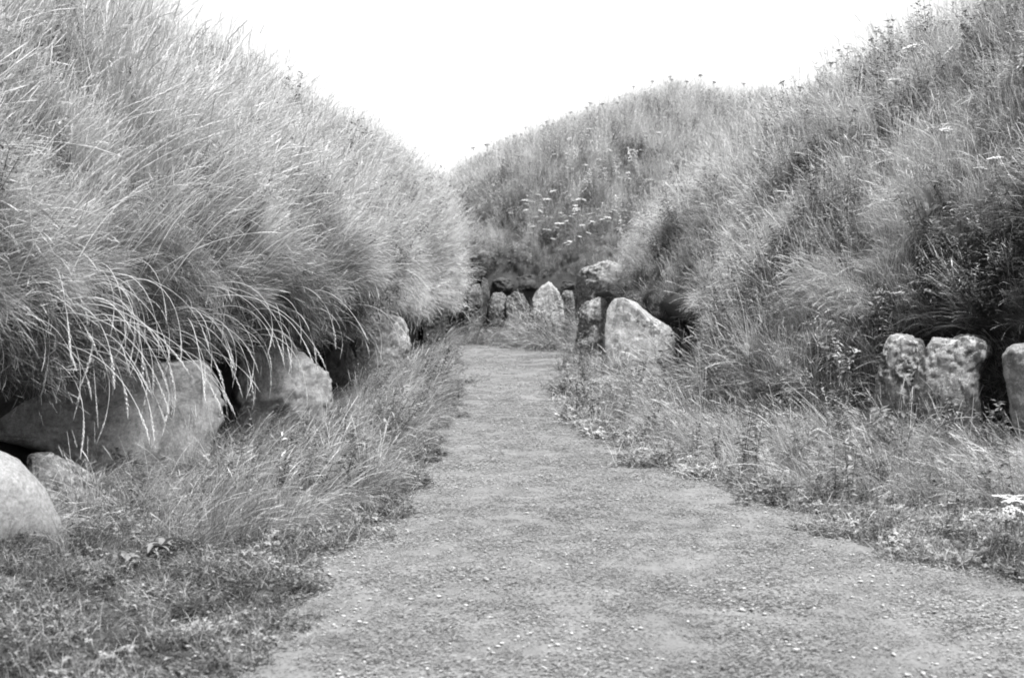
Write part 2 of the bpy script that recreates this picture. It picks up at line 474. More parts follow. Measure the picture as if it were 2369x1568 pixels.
kerb("pale blocky stone with a ragged bleached face at the far end of the left row",
     [(838, 880), (838, 780), (860, 738), (910, 728), (950, 735), (960, 790), (957, 850), (930, 880), (880, 895)], 20.5, 34, .6, SM_PALE, rough=.032, seed=6, flat=4.0)
kerb("small dark stone in the shade where the left row ends",
     [(985, 790), (985, 730), (1010, 705), (1040, 712), (1046, 760), (1036, 800)], 27.5, 25, .5, SM_DARK, rough=.03, seed=7)
# end wall under the middle mound
kerb("narrow upright stone beside the dark gap at the left end of the far row",
     [(1084, 790), (1082, 700), (1090, 664), (1106, 660), (1112, 700), (1110, 790)], 34.6, -8, .4, SM_FAR, rough=.035, seed=8)
kerb("dark shaded upright stone, second from the left in the far row",
     [(1106, 790), (1108, 690), (1118, 640), (1130, 646), (1134, 700), (1132, 790)], 34.9, 5, .4, SM_DARK, rough=.03, seed=9)  # dark material here also carries the stone's shade as colour
kerb("squat lichened stone between the dark upright and the bulging one in the far row",
     [(1131, 790), (1131, 700), (1140, 680), (1160, 678), (1172, 690), (1172, 790)], 34.7, -4, .45, SM_FAR, rough=.035, seed=10)
kerb("bulging lichened stone just left of the pointed one in the far row",
     [(1170, 790), (1172, 700), (1190, 676), (1212, 680), (1226, 705), (1228, 790)], 34.5, 6, .5, SM_FAR, rough=.035, seed=11)
kerb("pale pointed stone standing out in the middle of the far row",
     [(1226, 800), (1226, 730), (1234, 690), (1250, 660), (1268, 650), (1288, 668), (1300, 700), (1306, 740), (1304, 800)], 34.3, -3, .5, SM_PALE, rough=.035, seed=12, flat=2.8)
kerb("small block to the right of the pale pointed stone",
     [(1298, 790), (1298, 690), (1308, 673), (1324, 675), (1330, 710), (1328, 790)], 34.7, 0, .4, SM_FAR, rough=.035, seed=13)
# dark flat stones bedded in the bank above the end wall
for i, (x0, y0, x1, y1) in enumerate([(1140, 645, 1190, 672), (1192, 636, 1250, 668), (1086, 616, 1128, 646), (1134, 608, 1196, 640), (1252, 624, 1306, 650), (1290, 646, 1330, 672), (1206, 604, 1262, 632)]):
    labs = ["flat dark stone bedded right above the squat lichened stone in the far bank",
            "long dark bank stone just up and left of the pointed stone's tip",
            "mossy block in the far bank over the two narrow uprights",
            "dark bank stone in the upper course left of centre",
            "wedge of dark stone in the bank just above the pointed stone",
            "dark block of the bank beside the tall rough stone at right",
            "dark topmost stone in the middle of the far bank"]
    w = [(x0, y1), (x0 + 3, y0 + 8), (x0 + 14, y0), (x1 - 10, y0 + 2), (x1, y0 + 10), (x1 - 2, y1), ((x0 + x1) / 2, y1 + 5)]
    stone("bank_stone", labs[i], w, 35.28 + (645 - y0) * .008, [-6, 5, 3, -4, 7, -3, 4][i], .45, SM_DARK, rough=.045, seed=20 + i, flat=5.0, cat="stone",
          group="dark stones bedded in the far bank", n_r=12, n_a=48)
# along the right mound
kerb("upper rough stone capping the corner of the right mound",
     [(1320, 705), (1322, 650), (1345, 625), (1390, 605), (1425, 612), (1440, 650), (1420, 690), (1375, 715)], 25.6, -22, .6, SM_ROUGH, rough=.045, seed=14, flat=3)
kerb("tall rough furrowed stone immediately left of the big pale sloping one",
     [(1326, 860), (1325, 760), (1334, 720), (1365, 695), (1398, 690), (1420, 740), (1420, 860)], 24.3, -24, .6, SM_ROUGH, rough=.06, seed=15, flat=3)
kerb("big pale sloping stone with lichen beside the path on the right",
     [(1384, 900), (1386, 800), (1396, 720), (1412, 692), (1432, 686), (1452, 698), (1490, 735), (1530, 760), (1556, 795), (1566, 850), (1556, 910), (1470, 930)],
     19.3, -20, .65, SM_PALE, rough=.02, seed=16, flat=4.0, ax=(1470, 820))
kerb("knobbly lichened stone leaning left, first of the three at the right edge",
     [(2006, 1010), (2016, 900), (2040, 800), (2052, 778), (2085, 776), (2118, 792), (2126, 830), (2108, 900), (2100, 1020)], 12.7, -26, .45, SM_STREAK, rough=.03, seed=17, flat=4.0)
kerb("wide lumpy stone with dark streaks, middle of the three at the right edge",
     [(2098, 1040), (2108, 900), (2124, 820), (2150, 786), (2190, 790), (2230, 780), (2272, 786), (2292, 820), (2270, 860), (2262, 920), (2276, 1050)],
     12.2, -24, .5, SM_STREAK, rough=.03, seed=18, flat=4.0)
kerb("pale clean faced stone cut by the right edge of the picture",
     [(2350, 1120), (2340, 990), (2318, 880), (2310, 825), (2335, 800), (2400, 790), (2520, 785), (2580, 860), (2570, 1000), (2540, 1120)],
     11.3, -28, .5, SM_PALE, rough=.02, seed=19, flat=3.4, ax=(2400, 950))

# ------------------------------------------------------------------ grass: tuft shapes (never in the scene themselves, only planted)
class Blades:
    def __init__(s): s.v, s.f, s.t = [], [], []
    def ribbon(s, pts, w0, w1, tone, side=None, fat=None):
        """a tapering ribbon through pts; fat: widths per point"""
        n = len(pts); b = len(s.v)
        d = (pts[-1] - pts[0])
        if side is None:
            side = d.cross(Vector((random.uniform(-1, 1), random.uniform(-1, 1), random.uniform(-.4, .4))))
        side = side.normalized() if side.length > 1e-6 else Vector((1, 0, 0))
        for i, p in enumerate(pts):
            t = i / (n - 1); w = (w0 * (1 - t) + w1 * t) * .5 if fat is None else fat[i] * .5
            s.v += [p - side * w, p + side * w]; s.t += [tone, tone]
        for i in range(n - 1):
            k = b + 2 * i; s.f.append((k, k + 1, k + 3, k + 2))
    def leaf(s, p, d, up, L, W, tone):
        b = len(s.v); sd = d.cross(up)
        sd = sd.normalized() if sd.length > 1e-6 else Vector((1, 0, 0))
        s.v += [p, p + d * L * .45 + sd * W, p + d * L - up * L * .15, p + d * L * .45 - sd * W]; s.t += [tone] * 4
        s.f.append((b, b + 1, b + 2, b + 3))
    def build(s, name, mat):
        me = mesh(name, s.v, s.f, False)
        a = me.attributes.new("bt", 'FLOAT', 'POINT'); a.data.foreach_set("value", [float(x) for x in s.t])
        me.materials.append(mat)
        return me

def curve(base, az, tilt, L, droop, n=5, g=Vector((0, 0, -1)), gx=0.0):
    """points of a blade: starts at an angle `tilt` from local Z towards azimuth az, then bends by droop"""
    d = Vector((math.sin(tilt) * math.cos(az), math.sin(tilt) * math.sin(az), math.cos(tilt)))
    pts = [base.copy()]; p = base.copy(); st = L / (n - 1)
    for i in range(n - 1):
        p = p + d * st; pts.append(p)
        d = (d + g * droop * (1.0 if i else .5) + Vector((gx, 0, 0))).normalized()
    return pts

U = random.uniform
def seedhead(B, pts, tone, w=.010, frac=.22):
    """thin feathery head along the last part of a stem"""
    a, b, c = pts[-3], pts[-2], pts[-1]; s0 = a.lerp(b, .4)
    m = [s0, b, b.lerp(c, .4), b.lerp(c, .75), c]
    B.ribbon(m, 0, 0, tone, fat=[.0015, w * .42, w * .5, w * .36, .001])
    for q in range(7):
        t = q / 7; p = s0.lerp(b, t * 2) if t < .5 else b.lerp(c, t * 2 - 1)
        d = (c - b).normalized(); o = Vector((U(-1, 1), U(-1, 1), U(-1, 1))) * w * .75
        B.ribbon([p, p + d * .012 + o * .8, p + d * .026 + o], .0014, .0026, tone + U(-.1, .1))

def tuft_dense():
    B = Blades()
    for _ in range(58):
        r = .15 * math.sqrt(U(0, 1)); a = U(0, 6.28)
        pts = curve(Vector((r * math.cos(a), r * math.sin(a), -.02)), U(0, 6.28), abs(random.gauss(0, .42)), U(.16, .46), U(.05, .5), 5, gx=U(-.05, .16))
        B.ribbon(pts, U(.003, .0085) if random.random() < .35 else U(.002, .004), .001, random.gauss(.29, .22))
    return B
def tuft_straw():
    B = Blades()
    for _ in range(16):
        r = .17 * math.sqrt(U(0, 1)); a = U(0, 6.28)
        pts = curve(Vector((r * math.cos(a), r * math.sin(a), -.02)), U(0, 6.28), abs(random.gauss(.1, .26)), U(.42, .95), U(.01, .20), 8, gx=U(-.03, .09))
        t = random.gauss(.78, .16); B.ribbon(pts, .0042, .0022, t - .04)
        seedhead(B, pts, t + .08, U(.008, .015))
    for _ in range(34):
        r = .17 * math.sqrt(U(0, 1)); a = U(0, 6.28)
        pts = curve(Vector((r * math.cos(a), r * math.sin(a), -.02)), U(0, 6.28), abs(random.gauss(.1, .45)), U(.2, .55), U(.1, .45), 5, gx=U(-.05, .18))
        B.ribbon(pts, U(.003, .008) if random.random() < .3 else U(.002, .004), .001, random.gauss(.46, .24))
    return B
def tuft_arch():
    B = Blades()
    for _ in range(46):
        r = .14 * math.sqrt(U(0, 1)); a = U(0, 6.28)
        pts = curve(Vector((r * math.cos(a), r * math.sin(a), -.02)), random.gauss(0, 1.0), U(.05, .9), U(.25, .68), U(.08, .34), 7, gx=U(.02, .32))
        B.ribbon(pts, U(.004, .009) if random.random() < .35 else U(.002, .0045), .001, random.gauss(.43, .25))
    for _ in range(6):
        pts = curve(Vector((U(-.1, .1), U(-.1, .1), -.02)), random.gauss(0, .7), U(.1, .7), U(.45, .8), U(.08, .24), 8, gx=U(.0, .2))
        t = random.gauss(.72, .1); B.ribbon(pts, .003, .0018, t); seedhead(B, pts, t + .06, .010)
    return B
def tuft_weed():
    B = Blades()
    for s_ in range(5):
        base = Vector((U(-.12, .12), U(-.12, .12), -.02)); pts = curve(base, U(0, 6.28), U(0, .3), U(.35, .75), U(0, .1), 7)
        t = random.gauss(.18, .1); B.ribbon(pts, .007, .004, t + .1); B.ribbon(pts, .007, .004, t + .1)
        for i in range(1, 7):
            for q in range(4):
                a = U(0, 6.28); d = Vector((math.cos(a), math.sin(a), U(-.3, .6))).normalized()
                B.leaf(pts[i] + Vector((0, 0, U(-.03, .03))), d, Vector((0, 0, 1)), U(.04, .10), U(.009, .02), t + random.gauss(.05, .08))
    for _ in range(14):
        pts = curve(Vector((U(-.14, .14), U(-.14, .14), -.02)), U(0, 6.28), abs(random.gauss(0, .4)), U(.2, .45), U(.1, .45), 5)
        B.ribbon(pts, .005, .001, random.gauss(.3, .14))
    return B
def patch_short():
    B = Blades()
    for _ in range(190):
        r = .15 * math.sqrt(U(0, 1)); a = U(0, 6.28)
        pts = curve(Vector((r * math.cos(a), r * math.sin(a), -.004)), U(0, 6.28), U(1.15, 1.52), U(.006, .022), U(.0, .2), 3)
        B.ribbon(pts, U(.0018, .0034), .0014, random.gauss(.52, .09))
    for _ in range(16):
        r = .15 * math.sqrt(U(0, 1)); a = U(0, 6.28); p = Vector((r * math.cos(a), r * math.sin(a), U(.002, .006)))
        for k in range(3):
            q = a + k * 2.09; B.leaf(p, Vector((math.cos(q), math.sin(q), .1)), Vector((0, 0, 1)), U(.007, .011), U(.003, .005), random.gauss(.50, .08))
    return B
def patch_low():
    B = Blades()
    for _ in range(60):
        r = .16 * math.sqrt(U(0, 1)); a = U(0, 6.28)
        pts = curve(Vector((r * math.cos(a), r * math.sin(a), -.01)), U(0, 6.28), U(.2, 1.2), U(.06, .19), U(.1, .6), 4)
        B.ribbon(pts, U(.003, .005), .001, random.gauss(.42, .2))
    for _ in range(44):
        r = .16 * math.sqrt(U(0, 1)); a = U(0, 6.28); p = Vector((r * math.cos(a), r * math.sin(a), U(.01, .075)))
        tn = random.gauss(.28, .15); L = U(.014, .03)
        for k in range(3):
            q = a + k * 2.09 + U(-.3, .3); B.leaf(p, Vector((math.cos(q), math.sin(q), U(-.2, .4))).normalized(), Vector((0, 0, 1)), L, L * .42, tn + U(-.05, .05))
    return B

TUFTS = bpy.data.collections.new("tuft_shapes")          # not linked: nothing of it stands in the scene
RANGES = {}; cnt = 0
for key, fn, nvar, mat in (('dense', tuft_dense, 4, M_GRASS), ('straw', tuft_straw, 5, M_GRASS), ('arch', tuft_arch, 5, M_GRASS),
                           ('weed', tuft_weed, 4, M_GRASS), ('short', patch_short, 4, M_LAWN_GRASS), ('low', patch_low, 4, M_GRASS)):
    RANGES[key] = (cnt, nvar)
    for k in range(nvar):
        me = fn().build("tuft_%03d" % cnt, mat)
        o = bpy.data.objects.new("tuft_%03d" % cnt, me); TUFTS.objects.link(o); cnt += 1

def plant_tree():
    g = bpy.data.node_groups.new("plant_tufts", 'GeometryNodeTree')
    g.interface.new_socket("Geometry", in_out='INPUT', socket_type='NodeSocketGeometry')
    g.interface.new_socket("Geometry", in_out='OUTPUT', socket_type='NodeSocketGeometry')
    gi = g.nodes.new("NodeGroupInput"); go = g.nodes.new("NodeGroupOutput")
    ci = g.nodes.new("GeometryNodeCollectionInfo"); ci.inputs['Collection'].default_value = TUFTS
    ci.inputs['Separate Children'].default_value = True; ci.inputs['Reset Children'].default_value = True
    ip = g.nodes.new("GeometryNodeInstanceOnPoints"); ip.inputs['Pick Instance'].default_value = True
    def na(name, typ):
        x = g.nodes.new("GeometryNodeInputNamedAttribute"); x.data_type = typ; x.inputs['Name'].default_value = name
        return x.outputs[0]
    g.links.new(gi.outputs[0], ip.inputs['Points']); g.links.new(ci.outputs[0], ip.inputs['Instance'])
    g.links.new(na("pick", 'INT'), ip.inputs['Instance Index'])
    e2r = g.nodes.new("FunctionNodeEulerToRotation"); g.links.new(na("turn", 'FLOAT_VECTOR'), e2r.inputs[0]); g.links.new(e2r.outputs[0], ip.inputs['Rotation'])
    g.links.new(na("size", 'FLOAT'), ip.inputs['Scale'])
    g.links.new(ip.outputs[0], go.inputs[0])
    return g
PLANT = plant_tree()

def plant(name, label, pts, Zd, Xd, size, tone, pick, cat="grass"):
    """one object: tufts planted on points with up direction Zd and lean direction Xd"""
    Zd = Zd / np.linalg.norm(Zd, axis=1)[:, None]
    Xd = Xd - Zd * (Xd * Zd).sum(1)[:, None]; Xd = Xd / np.maximum(np.linalg.norm(Xd, axis=1), 1e-6)[:, None]
    Yd = np.cross(Zd, Xd)
    # euler XYZ from matrix columns X, Y, Z
    r20, r21, r22, r10, r00 = Xd[:, 2], Yd[:, 2], Zd[:, 2], Xd[:, 1], Xd[:, 0]
    eul = np.stack([np.arctan2(r21, r22), np.arcsin(np.clip(-r20, -1, 1)), np.arctan2(r10, r00)], 1)
    me = bpy.data.meshes.new(name); me.vertices.add(len(pts)); me.vertices.foreach_set("co", pts.astype(np.float32).ravel())
    for nm, ty, dat in (("turn", 'FLOAT_VECTOR', eul), ("size", 'FLOAT', size), ("tone", 'FLOAT', tone), ("pick", 'INT', pick)):
        a = me.attributes.new(nm, ty, 'POINT'); dat = np.asarray(dat)
        a.data.foreach_set("vector" if ty == 'FLOAT_VECTOR' else "value", (dat.astype(np.int32) if ty == 'INT' else dat.astype(np.float32)).ravel())
    me.update()
    o = link(name, me); md = o.modifiers.new("plant", 'NODES'); md.node_group = PLANT
    tag(o, label, cat, kind="stuff")
    print("planted", name, len(pts))
    return o

rng = np.random.RandomState(11)
def in_view(P, mx=420, my=300):
    px, py, d = project(P)
    return (P[:, 1] > 1.5) & (px > -mx) & (px < 2369 + mx) & (py > -my - 700 / np.maximum(d, 1) * 3) & (py < 1568 + my)

def sample_mound(nm, per_m2, j0=0, j1=58):
    G = MG[nm]; A, B = G.shape[:2]; j1 = min(j1, B - 1)
    P00 = G[:, j0:j1]; P10 = np.roll(G, -1, 0)[:, j0:j1]; P01 = G[:, j0 + 1:j1 + 1]; P11 = np.roll(G, -1, 0)[:, j0 + 1:j1 + 1]
    nrm = np.cross(P10 - P00, P01 - P00); ar = np.linalg.norm(nrm, axis=-1)
    cen = (P00 + P11) / 2
    out = -LOOPS[nm][1][:, None, :]                               # outward horizontal
    out3 = np.concatenate([np.broadcast_to(out, nrm.shape[:2] + (2,)), np.zeros(nrm.shape[:2] + (1,))], -1)
    flip = np.sign((nrm * (out3 + np.array([0, 0, .6]))).sum(-1)); nrm = nrm * flip[..., None] / np.maximum(ar, 1e-9)[..., None]
    d = np.linalg.norm(cen - np.array([0, 0, CAM_Z]), axis=-1)
    vis = in_view(cen.reshape(-1, 3)).reshape(ar.shape)
    face = (nrm * (np.array([0, 0, CAM_Z]) - cen)).sum(-1) / d > -.22
    lam = ar * per_m2(d) * vis * face
    k = rng.poisson(lam); ii, jj = np.nonzero(k); kk = k[ii, jj]
    ii = np.repeat(ii, kk); jj = np.repeat(jj, kk); u = rng.rand(len(ii), 1); v = rng.rand(len(ii), 1)
    P = (P00[ii, jj] * (1 - u) + P10[ii, jj] * u) * (1 - v) + (P01[ii, jj] * (1 - u) + P11[ii, jj] * u) * v
    return P, nrm[ii, jj], out3[ii, jj], jj + j0 + v[:, 0], np.linalg.norm(P - np.array([0, 0, CAM_Z]), axis=1)

def rotz(v, a):
    c, s = np.cos(a), np.sin(a); w = v.copy()
    w[:, 0] = v[:, 0] * c - v[:, 1] * s; w[:, 1] = v[:, 0] * s + v[:, 1] * c
    return w

def choose(keys, W):
    """pick a tuft shape per point from weights W (n x len(keys))"""
    W = np.maximum(W, 0); W = W / W.sum(1, keepdims=True); c = W.cumsum(1); r = rng.rand(len(W), 1)
    k = (r > c).sum(1).clip(0, len(keys) - 1); out = np.zeros(len(W), int)
    for i, key in enumerate(keys):
        a, n = RANGES[key]; m = k == i; out[m] = a + rng.randint(0, n, m.sum())
    return out, k

UP = np.array([0, 0, 1.0])
def lod(d): return np.clip(d / 14.0, .95, 1.7)       # fewer, larger tufts far away

# --- left mound: tall pale hay, combed downhill, hanging over the kerb
P, N, O, J, D = sample_mound('left', lambda d: 105 / lod(d) ** 2, 4, 52)
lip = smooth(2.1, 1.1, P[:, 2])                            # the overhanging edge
keep = P[:, 2] > .88 + .22 * smooth(18.5, 20.5, P[:, 1]) * smooth(24, 22.5, P[:, 1]); P, N, O, J, D, lip = P[keep], N[keep], O[keep], J[keep], D[keep], lip[keep]
n = len(P); patch = waves(P[:, 0], P[:, 1] + P[:, 2], 60, 2.4); patch2 = waves(P[:, 1], P[:, 2] * 1.4, 61, 1.1)
Zd = (N * .45 + UP * .75) * (1 - lip[:, None]) + (O * .95 + UP * (.15 - .35 * lip[:, None])) * lip[:, None] + rng.normal(0, .24, (n, 3))
lean = np.array([.75, .12, 0]) * .5 + O * .8
swirl = waves(P[:, 0] + P[:, 2], P[:, 1], 62, 1.7) * .7
Xd = rotz(lean, swirl * (1 - .6 * lip) + rng.normal(0, .7, n)) - UP * (.25 + 1.4 * lip)[:, None]
high = smooth(1.6, 3.0, P[:, 2])
W = np.stack([.35 + .25 * lip - .1 * patch, .55 + .45 * patch2 + .25 * high - .3 * lip, .45 + .75 * lip, .05 - .05 * patch + .06 * high], 1)
pick, kind = choose(['dense', 'straw', 'arch', 'weed'], W)
clump = waves(P[:, 0] + P[:, 2] * .5, P[:, 1] - P[:, 2] * .3, 64, .75)
tone = .0 + .13 * patch2 + .09 * patch + .13 * clump + .14 * high + rng.normal(0, .07, n) - .48 * lip * smooth(24, 16, P[:, 1])  # grass low on the overhang toned darker: its shade put into the colour
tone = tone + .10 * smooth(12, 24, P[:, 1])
size = rng.uniform(.6, 1.0, n) * lod(D) ** .45 * (.88 - .30 * lip) * (.92 + .22 * waves(P[:, 0] + P[:, 2] * .6, P[:, 1], 63, .9))
tone = np.where(kind == 3, np.minimum(tone, .04) - .04, tone)
size = np.where(kind == 1, size * (1 + .4 * smooth(1.9, 2.4, P[:, 2]) * smooth(4.2, 3.2, P[:, 2]) * smooth(20, 15, P[:, 1])), size)
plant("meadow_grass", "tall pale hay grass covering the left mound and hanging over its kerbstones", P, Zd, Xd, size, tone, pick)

# --- right mound: mixed grass and dark weeds
P, N, O, J, D = sample_mound('right', lambda d: 110 / lod(d) ** 2, 2, 52)
bankz = (P[:, 1] > 13.3) & (P[:, 1] < 17.6)
nearst = np.minimum(np.minimum(np.hypot(P[:, 0] - 1.75, P[:, 1] - 19.3), np.hypot(P[:, 0] - 1.35, P[:, 1] - 24.2)), np.hypot(P[:, 0] - 1.5, P[:, 1] - 25.6))
bankz = bankz | ((P[:, 1] > 18) & (nearst > .95)) | ((P[:, 1] < 13.8) & (rng.rand(len(P)) < .45))
keep = bankz | (P[:, 2] > 1.08 + .25 * smooth(17.6, 19, P[:, 1])); P, N, O, J, D = P[keep], N[keep], O[keep], J[keep], D[keep]
n = len(P); patch = waves(P[:, 0], P[:, 1] + P[:, 2], 70, 2.2); patch2 = waves(P[:, 1], P[:, 2] * 1.4 + P[:, 0], 71, 1.0)
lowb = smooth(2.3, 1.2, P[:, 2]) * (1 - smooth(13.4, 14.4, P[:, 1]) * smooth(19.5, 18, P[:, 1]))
Zd = N * .35 + UP * .8 + rng.normal(0, .2, (n, 3)); swirl = waves(P[:, 0] + P[:, 2], P[:, 1], 72, 1.5) * .9
Xd = rotz(O * .6 + np.array([-.5, -.1, 0]), swirl + rng.normal(0, .8, n)) - UP * .25
W = np.stack([.55 + .1 * patch, .28 + .2 * patch2 + .1 * smooth(16, 26, P[:, 1]), .42 - .15 * patch, .30 * lowb + .18 + .20 * patch - .15 * smooth(20, 27, P[:, 1])], 1)
pick, kind = choose(['dense', 'straw', 'arch', 'weed'], W)
pxs, pys, _d = project(P); shade_bush = smooth(2200, 2290, pxs) * smooth(540, 600, pys) * smooth(800, 760, pys)  # dark weeds by the right edge; the shaded hole among them is painted as tone
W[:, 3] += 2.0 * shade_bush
pick, kind = choose(['dense', 'straw', 'arch', 'weed'], W)
clump = waves(P[:, 0] + P[:, 2] * .5, P[:, 1] - P[:, 2] * .3, 74, .7)
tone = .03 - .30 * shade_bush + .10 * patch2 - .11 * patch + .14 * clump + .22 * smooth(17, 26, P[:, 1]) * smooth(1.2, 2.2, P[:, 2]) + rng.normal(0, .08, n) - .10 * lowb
size = rng.uniform(.5, .85, n) * lod(D) ** .45 * (.92 + .24 * waves(P[:, 0] + P[:, 2] * .6, P[:, 1], 73, .8)) * (1 - .45 * smooth(17.2, 18.6, P[:, 1]) * smooth(2.4, 1.5, P[:, 2]))
tone = np.where(kind == 3, np.minimum(tone, .06) - .02, tone)
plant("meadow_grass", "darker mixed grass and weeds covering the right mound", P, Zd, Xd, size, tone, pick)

# --- middle mound
P, N, O, J, D = sample_mound('middle', lambda d: 60 + 0 * d, 8, 57)
n = len(P); patch = waves(P[:, 0], P[:, 1] + P[:, 2], 80, 3.0); patch2 = waves(P[:, 0], P[:, 2] * 1.6, 81, 1.3)
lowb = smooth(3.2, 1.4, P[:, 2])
Zd = N * .25 + UP * .85 + rng.normal(0, .16, (n, 3)); Xd = rotz(O * .5 + np.array([.3, -.2, 0]), rng.normal(0, .9, n)) - UP * .2
W = np.stack([.5 + .2 * patch, .50 + .3 * patch2 - .35 * lowb, .25 + .2 * lowb, .22 + .15 * patch + .15 * lowb], 1)
pick, kind = choose(['dense', 'straw', 'arch', 'weed'], W)
clump = waves(P[:, 0], P[:, 1] - P[:, 2], 84, .9)
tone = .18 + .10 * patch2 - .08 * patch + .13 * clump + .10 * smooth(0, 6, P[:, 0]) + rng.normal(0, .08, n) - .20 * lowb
size = rng.uniform(.6, 1.0, n) * 1.05 * (1 - .4 * lowb)
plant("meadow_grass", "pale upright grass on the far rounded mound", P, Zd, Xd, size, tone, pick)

# --- flat ground: verges, the bottom left cover, the path
def field(x0, x1, y0, y1, dens):
    out = []
    edges = np.concatenate([np.arange(y0, min(y1, 12), 1.0), np.arange(max(y0, 12), y1, 2.5), [y1]])
    for a, b in zip(edges[:-1], edges[1:]):
        if b <= a: continue
        k = int((x1 - x0) * (b - a) * dens((a + b) / 2)); out.append(np.stack([rng.uniform(x0, x1, k), rng.uniform(a, b, k)], 1))
    q = np.concatenate(out); P = np.stack([q[:, 0], q[:, 1], gz(q[:, 0], q[:, 1])], 1)
    return P[in_view(P, 480, 420)]

P = field(-6, 8, 2.5, 35.5, lambda y: 90 / max(1, y / 13) ** 1.3)
pin = path_in(P[:, 0], P[:, 1]); kl = kerb_dist('left', P[:, 0], P[:, 1]); kr = kerb_dist('right', P[:, 0], P[:, 1]); km = kerb_dist('middle', P[:, 0], P[:, 1])
bk = bank_amount(P[:, 0], P[:, 1])
m = (pin < -.02) & (kl > -.15) & (kr > -.15 + 1.35 * bk - .65 * ((P[:, 1] > 17.2) & (P[:, 1] < 21) & (P[:, 0] > 2.15))) & (km > .02)
P, pin, kl, kr, km = P[m], pin[m], kl[m], kr[m], km[m]
n = len(P); D = np.hypot(P[:, 0], P[:, 1])
left = kl < kr
far = (P[:, 1] > 27.5) & (km < 8)
away = -pin                                                # metres from the path
patch = waves(P[:, 0], P[:, 1], 90, 1.5); patch2 = waves(P[:, 0], P[:, 1], 91, .6)
tall = np.where(left, smooth(6.9, 8.6, P[:, 1] + .8 * patch) * smooth(.02, .45, away), smooth(8.5, 11, P[:, 1] + away * .6) * smooth(.15, .9, away))
tall = np.where(far, smooth(.0, .35, away), tall)
tall = np.clip(tall + .18 * patch * (tall > .02), 0, 1)
slabz = left * smooth(1.5, .45, kl) * smooth(15.2, 14.2, P[:, 1]) + smooth(1.1, .6, np.hypot(P[:, 0] + 2.5, P[:, 1] - 7.2))
tall = tall * (1 - .75 * np.clip(slabz, 0, 1))
W = np.stack([.55 * tall + .02, .06 * tall, 1.1 * tall, .10 * tall + .05 * (~left), 1.5 * (1 - tall) + .02], 1)
pick, kind = choose(['dense', 'straw', 'arch', 'weed', 'low'], W)
Zd = UP + rng.normal(0, .18, (n, 3)); Zd[:, 0] += np.where(left, .35, -.3) * tall
Xd = np.stack([np.where(left, 1.0, -1.0), np.where(left, -.15, -.35), np.zeros(n)], 1); Xd = rotz(Xd, waves(P[:, 0], P[:, 1], 92, 1.2) * .8 + rng.normal(0, .7, n))
size = np.where(kind == 4, rng.uniform(.55, 1.0, n), rng.uniform(.42, .75, n) * (.65 + .4 * tall + .22 * patch2)) * np.clip(D / 16, 1, 1.25)
size = np.where(left & (P[:, 1] > 15), size * .85, size); size = np.where(left & (P[:, 1] < 7.6), size * .78, size); size = np.where(far, size * 1.4, size); size = np.where((kr < .5) & (P[:, 1] > 16.5) & (P[:, 1] < 21) & (P[:, 0] > 2.1), size * 1.7, size); size = np.where((~left) & (away < .4) & (P[:, 1] > 9), size * 1.35, size)
tone = -.03 - .15 * left * (1 - tall) + .12 * patch2 - .05 * patch + rng.normal(0, .09, n) - .06 * left - .06 * (~left) * (1 - tall) - .12 * far  # low cover on the left darkened, shade of that corner painted into its tone
# nothing stands on the fronts of the kerbstones
close = np.minimum(kl, kr) < .12
size = np.where(close, size * .75, size)
tone = np.where(kind == 3, np.minimum(tone, .04) - .04, tone)
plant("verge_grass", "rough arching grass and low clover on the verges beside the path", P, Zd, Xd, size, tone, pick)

P = field(-2.2, 6, 2.5, 33, lambda y: 190 / max(1, y / 7) ** 1.25)
pin = path_in(P[:, 0], P[:, 1]); m = (pin > -.10) & (kerb_dist('right', P[:, 0], P[:, 1]) > .1); P = P[m]; pin = pin[m]; n = len(P); P[:, 2] += .015 * (pin > 0)
patch = waves(P[:, 0], P[:, 1], 95, .9); patch2 = waves(P[:, 0], P[:, 1] * .5, 96, 2.4)
Zd = UP + rng.normal(0, .08, (n, 3)); a = rng.uniform(0, 6.283, n); Xd = np.stack([np.cos(a), np.sin(a), 0 * a], 1)
aa, nn = RANGES['short']; pick = aa + rng.randint(0, nn, n)
size = rng.uniform(.7, 1.15, n) * (1 + .25 * patch) * np.clip(P[:, 1] / 9, 1, 1.9) ** .4
tone = .0 + .07 * patch + .09 * patch2 + rng.normal(0, .045, n) + .07 * smooth(14, 22, P[:, 1])
plant("lawn_grass", "very short trodden grass growing over the path", P, Zd, Xd, size, tone, pick)

